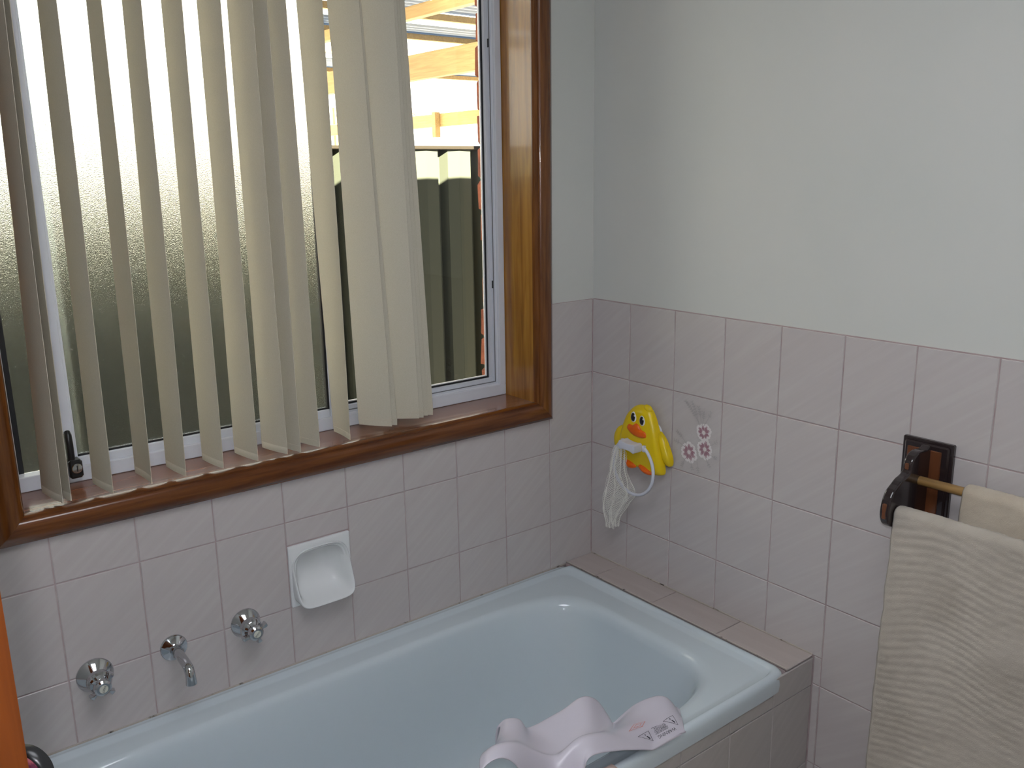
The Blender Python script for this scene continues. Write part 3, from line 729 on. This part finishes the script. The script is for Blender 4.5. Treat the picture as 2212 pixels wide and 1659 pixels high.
# ------------------------------------------------------------------ towel rail
tr = empty('towel_rail', (0, -.9425, -.275), label='dark stained two-bar wooden towel rail with red-brown wall plate', cat='towel rail')
def plate(yc):
    y0_, y1_ = yc - .0495, yc + .0495; zt, zbm = -.1755, -.378
    m = MB(); m.box((0, y0_, zbm), (-.011, y1_, zt), .002); m.box((-.010, y0_ + .006, zbm + .006), (-.016, y1_ - .006, zt - .006), .003)
    p = m.build('wall_plate', 'dark_wood', tr)
    m = MB(); m.box((-.014, y0_ + .019, zbm + .019), (-.0185, y1_ - .0135, zt - .0165), .001); m.build('inlay', 'rust_wood', p)
    prof = [(-.014, -.192), (-.032, -.188), (-.056, -.186), (-.070, -.190), (-.080, -.198), (-.085, -.208), (-.087, -.220), (-.097, -.226), (-.112, -.230), (-.126, -.238), (-.141, -.247), (-.151, -.262), (-.156, -.285), (-.152, -.303), (-.140, -.315), (-.122, -.320), (-.100, -.318), (-.075, -.314), (-.014, -.316)]
    pr = [(p_.x, p_.y) for p_ in smoothpoly([Vector((x, z, 0)) for x, z in prof], 3)]
    m = MB(); m.prism(pr, yc - .010, yc + .008); ar = m.build('bracket_arm', 'dark_wood', tr); mod(ar, 'BEVEL', width=.0035, segments=3, limit_method='ANGLE', angle_limit=math.radians(40)); 
    for (x, z0_, z1_, dx) in ((-.1555, -.298, -.268, .003), (-.0868, -.217, -.205, .002)):
        m = MB(); m.box((x - .0012, yc - .005, z0_), (x + .006, yc + .003, z1_), .0015); m.build('worn_patch', 'rust_wood', ar)
plate(-.9425); plate(-1.62)
for (x, z, r) in ((-.050, -.2445, .0088), (-.126, -.289, .0088)):
    m = MB(); m.tube([(x, -.948, z), (x, -1.62, z)], r, 20); autosmooth(m.build('rail_bar', 'rod', tr), 50)

def towel(name, xr, zr, rad, yl, yr, zf, zbk, m_, ribs, label, group=None):
    """terry towel folded over a bar; ribs run along the bar"""
    t = empty(name, (xr, (yl + yr) / 2, zf)); tag(t, label=label, cat='towel')
    path = []
    n1 = int((zr - zf) / .0035)
    for i in range(n1 + 1): path.append((-1, zf + (zr - zf) * i / n1))
    for i in range(1, 12): path.append((i / 12, None))
    n2 = int((zr - zbk) / .006)
    for i in range(n2 + 1): path.append((2, zr - (zr - zbk) * i / n2))
    nu = int(abs(yr - yl) / .0035); m = MB(); lps = []; arc = 0
    for pi_, (a, z) in enumerate(path):
        row = []
        for k in range(nu + 1):
            s_ = k / nu; y = yl + (yr - yl) * s_
            if a == -1: x = -rad; zz = z; nx, nz_ = -1, 0; dz = zr - z
            elif a == 2: x = rad; zz = z; nx, nz_ = 1, 0; dz = zr - z
            else: an = PI - a * PI; x = rad * math.cos(an); zz = zr + rad * math.sin(an); nx, nz_ = math.cos(an), math.sin(an); dz = 0
            edge = min(s_, 1 - s_) * (nu * .0035)
            fold = .007 * math.sin(s_ * 7.5 + .8) * min(1, dz / .25) + .003 * math.sin(s_ * 21 + dz * 4) * min(1, dz / .3)
            wav = .010 * math.sin(y * 17 + dz * 2.6 + .4) + .010 * noise.noise(Vector((y * 10, dz * 5, 3)))
            rib = (.0008 * ribs) * (.65 + .6 * noise.noise(Vector((y * 14, dz * 9, 8)))) * math.sin(2 * PI * (dz + wav * 1.6 + s_ * .004) / .0152) * min(1, edge / .006)
            fz = noise.noise(Vector((y * 240, zz * 240, x * 40))) * .0009 + noise.noise(Vector((y * 60, zz * 60, 2))) * .0012
            rnd = -.004 * max(0, 1 - edge / .006) ** 2
            if a == 2: fold *= -.3; rib *= .3
            if a not in (-1, 2): fold = 0; rib *= .4
            d = rib + fz + rnd + (fold if a == -1 else 0)
            yy = y + (.0005 * math.sin(dz * 55) + .0015 * noise.noise(Vector((dz * 30, 5, 1)))) * (1 if s_ < .5 else -1) * max(0, 1 - edge / .01)
            row.append((xr + x + nx * d, yy - .012 * dz * max(0, 1 - s_ * 4) * (-1), zz + nz_ * d))
        lps.append(row)
    m.loops(lps, False); o = m.build('terry_cloth', m_, t, smooth=True); mod(o, 'SOLIDIFY', thickness=.0055, offset=0)
    return t
towel('bath_towel', -.126, -.2895, .0135, -.955, -1.52, -1.10, -.95, 'towel', 1.0, 'large cream ribbed towel over the lower front bar of the rail')
towel('hand_towel', -.050, -.2445, .0150, -1.040, -1.50, -.62, -.55, 'towel2', .15, 'plain warm cream towel over the upper bar behind the ribbed one')

# ------------------------------------------------------------------ baby bath seat lying over the front rim
SEAT = [[(-0.9178, -0.715, -0.6054), (-0.9004, -0.69, -0.5987), (-0.8676, -0.6648, -0.6136), (-0.8255, -0.6315, -0.6423), (-0.7895, -0.6, -0.64)],
        [(-0.9076, -0.7175, -0.5916), (-0.8785, -0.6917, -0.5881), (-0.8448, -0.666, -0.6121), (-0.8088, -0.6321, -0.6308), (-0.7759, -0.6, -0.6321)],
        [(-0.8833, -0.72, -0.589), (-0.8481, -0.6933, -0.5933), (-0.8205, -0.6672, -0.6156), (-0.7883, -0.6327, -0.6302), (-0.7571, -0.6, -0.6369)],
        [(-0.8589, -0.7225, -0.6062), (-0.8246, -0.695, -0.6075), (-0.7983, -0.6684, -0.625), (-0.7675, -0.6333, -0.6391), (-0.7421, -0.6, -0.6467)],
        [(-0.8415, -0.725, -0.64), (-0.8007, -0.6967, -0.6324), (-0.7759, -0.6696, -0.6461), (-0.7493, -0.6338, -0.6589), (-0.7285, -0.6, -0.6693)],
        [(-0.8295, -0.7275, -0.728), (-0.7734, -0.6983, -0.6602), (-0.7475, -0.6708, -0.6703), (-0.7194, -0.6344, -0.6768), (-0.7017, -0.6, -0.6749)],
        [(-0.8007, -0.73, -0.728), (-0.7481, -0.7, -0.6724), (-0.721, -0.672, -0.6819), (-0.6916, -0.635, -0.6816), (-0.667, -0.6, -0.6738)],
        [(-0.7658, -0.7325, -0.728), (-0.7249, -0.7017, -0.6623), (-0.6939, -0.6732, -0.6841), (-0.6573, -0.6356, -0.6817), (-0.6284, -0.6, -0.6715)],
        [(-0.7382, -0.735, -0.728), (-0.7069, -0.7033, -0.653), (-0.6691, -0.6744, -0.6801), (-0.6251, -0.6362, -0.678), (-0.5949, -0.6, -0.6644)],
        [(-0.7106, -0.735, -0.6935), (-0.6888, -0.705, -0.6485), (-0.6439, -0.6756, -0.6785), (-0.5983, -0.6367, -0.6818), (-0.57, -0.6, -0.6703)],
        [(-0.7052, -0.735, -0.6726), (-0.6646, -0.7067, -0.6525), (-0.6182, -0.6768, -0.6844), (-0.5708, -0.6373, -0.701), (-0.5445, -0.6, -0.6913)],
        [(-0.6856, -0.735, -0.6665), (-0.6398, -0.7083, -0.6633), (-0.6007, -0.6806, -0.6856), (-0.5551, -0.644, -0.7094), (-0.5307, -0.6094, -0.7186)],
        [(-0.6332, -0.735, -0.6828), (-0.6084, -0.71, -0.6806), (-0.5859, -0.6844, -0.6921), (-0.5521, -0.6507, -0.7162), (-0.52, -0.6188, -0.7407)],
        [(-0.5877, -0.735, -0.7015), (-0.5725, -0.7142, -0.6995), (-0.5573, -0.6901, -0.6967), (-0.5278, -0.6582, -0.7113), (-0.4936, -0.6281, -0.7234)],
        [(-0.5531, -0.735, -0.7172), (-0.5419, -0.7183, -0.7135), (-0.5248, -0.6957, -0.703), (-0.4965, -0.6658, -0.7079), (-0.4703, -0.6375, -0.7079)],
        [(-0.5256, -0.735, -0.7306), (-0.5137, -0.7225, -0.729), (-0.4913, -0.7013, -0.7147), (-0.4611, -0.6733, -0.7113), (-0.4328, -0.6469, -0.7034)],
        [(-0.4879, -0.735, -0.7351), (-0.4823, -0.7267, -0.7256), (-0.4642, -0.707, -0.7133), (-0.4353, -0.6809, -0.7132), (-0.4081, -0.6562, -0.7095)],
        [(-0.4577, -0.735, -0.7372), (-0.4603, -0.7308, -0.7229), (-0.4433, -0.7126, -0.7168), (-0.4176, -0.6884, -0.7194), (-0.3912, -0.6656, -0.733)],
        [(-0.4393, -0.735, -0.7299), (-0.4448, -0.735, -0.7224), (-0.4288, -0.7182, -0.7254), (-0.4082, -0.696, -0.7328), (-0.3888, -0.675, -0.748)]]
st = empty('baby_bath_seat', (-.66, -.70, -.735), label='lilac-white moulded baby bath seat lying on the front rim', cat='bath seat')
rows = []
for ci, c in enumerate(SEAT):
    c = [Vector(p) for p in c]; f = c[4]
    drop = Vector((.004, .014, -.014)); 
    c = c[:4] + [f, f + Vector((0, .009, -.004)), f + Vector((.0, .014, -.020)), f + Vector((0, .016, -.040))]
    rows.append(c)
nc = len(rows[0])
cols_s = [smoothline([r[k] for r in rows], 3) for k in range(nc)]
grid = []
for i in range(len(cols_s[0])):
    grid.append(smoothline([cols_s[k][i] for k in range(nc)], 4))
def clampz(p):
    # stay above the enamel deck and lip where the seat lies over it
    if -.73 - .02 < p.y < -.655 and p.z < -.7335 and p.x < -.1: p = Vector((p.x, p.y, -.7335 if p.y > -.70 else -.727))
    if p.y <= -.70 and p.z < -.7275: p = Vector((p.x, p.y, -.7275))
    return p
grid = [[clampz(p) for p in g_] for g_ in grid]
m = MB(); m.loops(grid, False); so = m.build('seat_shell', 'seat', st, smooth=True)
mod(so, 'SOLIDIFY', thickness=.004, offset=0); mod(so, 'SUBSURF', levels=1, render_levels=1)
vv = [Vector(p) for p in m.v]; bvh = BVHTree.FromPolygons(vv, m.f)
Pw, Pg = Vector((-.4566, -.722, -.7184)), Vector((-.4943, -.713, -.7282))
ex = (Pg - Pw).normalized(); mid = (Pw + Pg) / 2
_, nn, _, _ = bvh.find_nearest(mid)
if nn.z < 0: nn = -nn
ey = nn.cross(ex).normalized(); ex = ey.cross(nn).normalized()
def stick(vs_, fs, m_, name, org, e1=ex, e2=ey, lift=.0026):
    out = []
    for v in vs_:
        p = org + e1 * v.x + e2 * v.y; q, n_, _, _ = bvh.find_nearest(p)
        if n_.z < 0: n_ = -n_
        out.append(q + n_ * (lift + v.z * .3))
    q = MB(); q.add(out, fs); return q.build(name, m_, so)
def densetext(body, size): return text_mesh(body, size, .0002)
Pw, Pg = Vector((-.4628, -.7239, -.7178)), Vector((-.4978, -.7191, -.7228)); mid = (Pw + Pg) / 2
Lw = .0425
vs_, fs = densetext('WARNING', 1.0); wd = max(v.x for v in vs_) - min(v.x for v in vs_); k_ = Lw / wd
stick([Vector((v.x * k_, v.y * k_ * 1.05, 0)) for v in vs_], fs, 'print_dark', 'warning_lettering', mid)
# warning triangles with exclamation marks
def tri(A_, B_, apex):
    P3 = [Vector(A_), Vector(B_), Vector(apex)]; ctr = sum(P3, Vector()) / 3; out = []; fs_ = []; k = 0
    for i in range(3):
        a_, b_ = P3[i], P3[(i + 1) % 3]; nS = 8
        for j in range(nS):
            p, q = a_.lerp(b_, j / nS), a_.lerp(b_, (j + 1) / nS); out += [p, q, ctr.lerp(q, .90), ctr.lerp(p, .90)]; fs_.append((k, k + 1, k + 2, k + 3)); k += 4
    bm_ = (P3[0] + P3[1]) / 2; up = P3[2] - bm_; sd_ = (P3[1] - P3[0]) * .5
    bar = [(-.07, .34), (.07, .34), (.12, .68), (-.12, .68)]
    out += [bm_ + sd_ * x + up * y for x, y in bar]; fs_.append((k, k + 1, k + 2, k + 3)); k += 4
    out += [bm_ + sd_ * .09 * math.cos(t * PI / 4) + up * (.19 + .07 * math.sin(t * PI / 4)) for t in range(8)]; fs_.append(tuple(range(k, k + 8)))
    fin = []
    for p in out:
        q, n_, _, _ = bvh.find_nearest(p); n_ = n_ if n_.z > 0 else -n_; fin.append(q + n_ * .0026)
    q = MB(); q.add(fin, fs_); q.build('warning_triangle', 'print_dark', so)
tri((-.5506, -.7113, -.7033), (-.5151, -.7051, -.7093), (-.5158, -.7200, -.7231))
tri((-.4700, -.7015, -.7115), (-.4386, -.6986, -.7126), (-.4487, -.7222, -.7171))
# rows of illegibly small print
out, fs_ = [], []; k = 0
for li in range(7):
    y = -.0070 - li * .0022; x = -.011 + random.uniform(0, .003) + li * .0006; xe = .027 - random.uniform(0, .006)
    while x < xe:
        w = random.uniform(.0007, .0016)
        out += [Vector((x, y, 0)), Vector((x + w, y, 0)), Vector((x + w, y + .0011, 0)), Vector((x, y + .0011, 0))]; fs_.append((k, k + 1, k + 2, k + 3)); k += 4
        x += w + random.choice((.0003, .0004, .0010))
stick(out, fs_, 'print_dark', 'small_print', mid)
dm = [Vector((-.5618, -.6982, -.6947)), Vector((-.532, -.6841, -.6997)), Vector((-.5026, -.6861, -.7050)), Vector((-.5224, -.6965, -.7023))]
q = MB(); pts = []
for i in range(4):
    for j in range(5): pts.append(dm[i].lerp(dm[(i + 1) % 4], j / 5))
cd = sum(pts, Vector()) / 20; ringp = []
for s_ in (1, .86, .5, .38):
    for p in pts:
        qq, n_, _, _ = bvh.find_nearest(cd.lerp(p, s_)); n_ = n_ if n_.z > 0 else -n_; ringp.append(qq + n_ * .0027)
F_ = [(a * 20 + j, a * 20 + (j + 1) % 20, (a + 1) * 20 + (j + 1) % 20, (a + 1) * 20 + j) for a in (0, 2) for j in range(20)]
q.add(ringp, F_); q.build('red_emblem', 'print_red', so)

# washcloth on the rim
wc = empty('washcloth', (-.66, -.735, -.72), label='peach terry washcloth on the front rim beside the bath seat', cat='washcloth')
m = MB(); lps = []
for i in range(25):
    a = i / 24; row = []
    for j in range(25):
        b = j / 24; x = -.705 + .085 * a; y = -.775 + .062 * b
        r = math.hypot((a - .5) * 2, (b - .5) * 2); h = .020 * max(0, 1 - r ** 2.5) + .003 * noise.noise(Vector((x * 60, y * 60, 0))) + .001 * noise.noise(Vector((x * 300, y * 300, 0)))
        z = -.7275 + h
        if y < -.74: z -= (abs(y + .74)) * .9
        row.append((x, y, z))
    lps.append(row)
m.loops(lps, False); o = m.build('terry_cloth', 'peach', wc, smooth=True); mod(o, 'SOLIDIFY', thickness=.005, offset=1)

# ------------------------------------------------------------------ door standing open at the left, with its knob
E0 = Vector((-1.5745, -1.129, 0)); az = math.radians(-40); dv = Vector((math.sin(az), math.cos(az), 0)); nv = Vector((dv.y, -dv.x, 0))   # nv faces the window side
if nv.y < 0: nv = -nv
dr = empty('door_1', (E0.x, E0.y, -ZO), kind='structure')
m = MB(); q0 = E0 - Vector((0, 0, 0)); th = .038
def dbox(l0, l1, t0, t1, z0, z1, c=.002):
    mm = MB().box((l0, t0, z0), (l1, t1, z1), c); return [tuple(E0 + dv * p[0] + nv * p[1] + Vector((0, 0, p[2]))) for p in mm.v], mm.f
m.add(*dbox(0, .51, -th, 0, ZF + .01, .835)); m.build('door_leaf', 'door', dr)
kc = E0 + dv * .032 + Vector((0, 0, -.020))
kz = -.070
kc = Vector((kc.x, kc.y, kz))
m = MB(); m.lathe(kc, nv, [(.015, 0), (.015, .003), (.0095, .005), (.0115, .009), (.0165, .014), (.0176, .020), (.0168, .024)], 32); kn = m.build('door_knob', 'knob_pink', dr); autosmooth(kn, 40)
m = MB(); m.lathe(kc, nv, [(.0160, .024), (.0184, .0255), (.0192, .029), (.0184, .034), (.0130, .037), (.0001, .038)], 32); autosmooth(m.build('knob_rim', 'black', kn), 50)
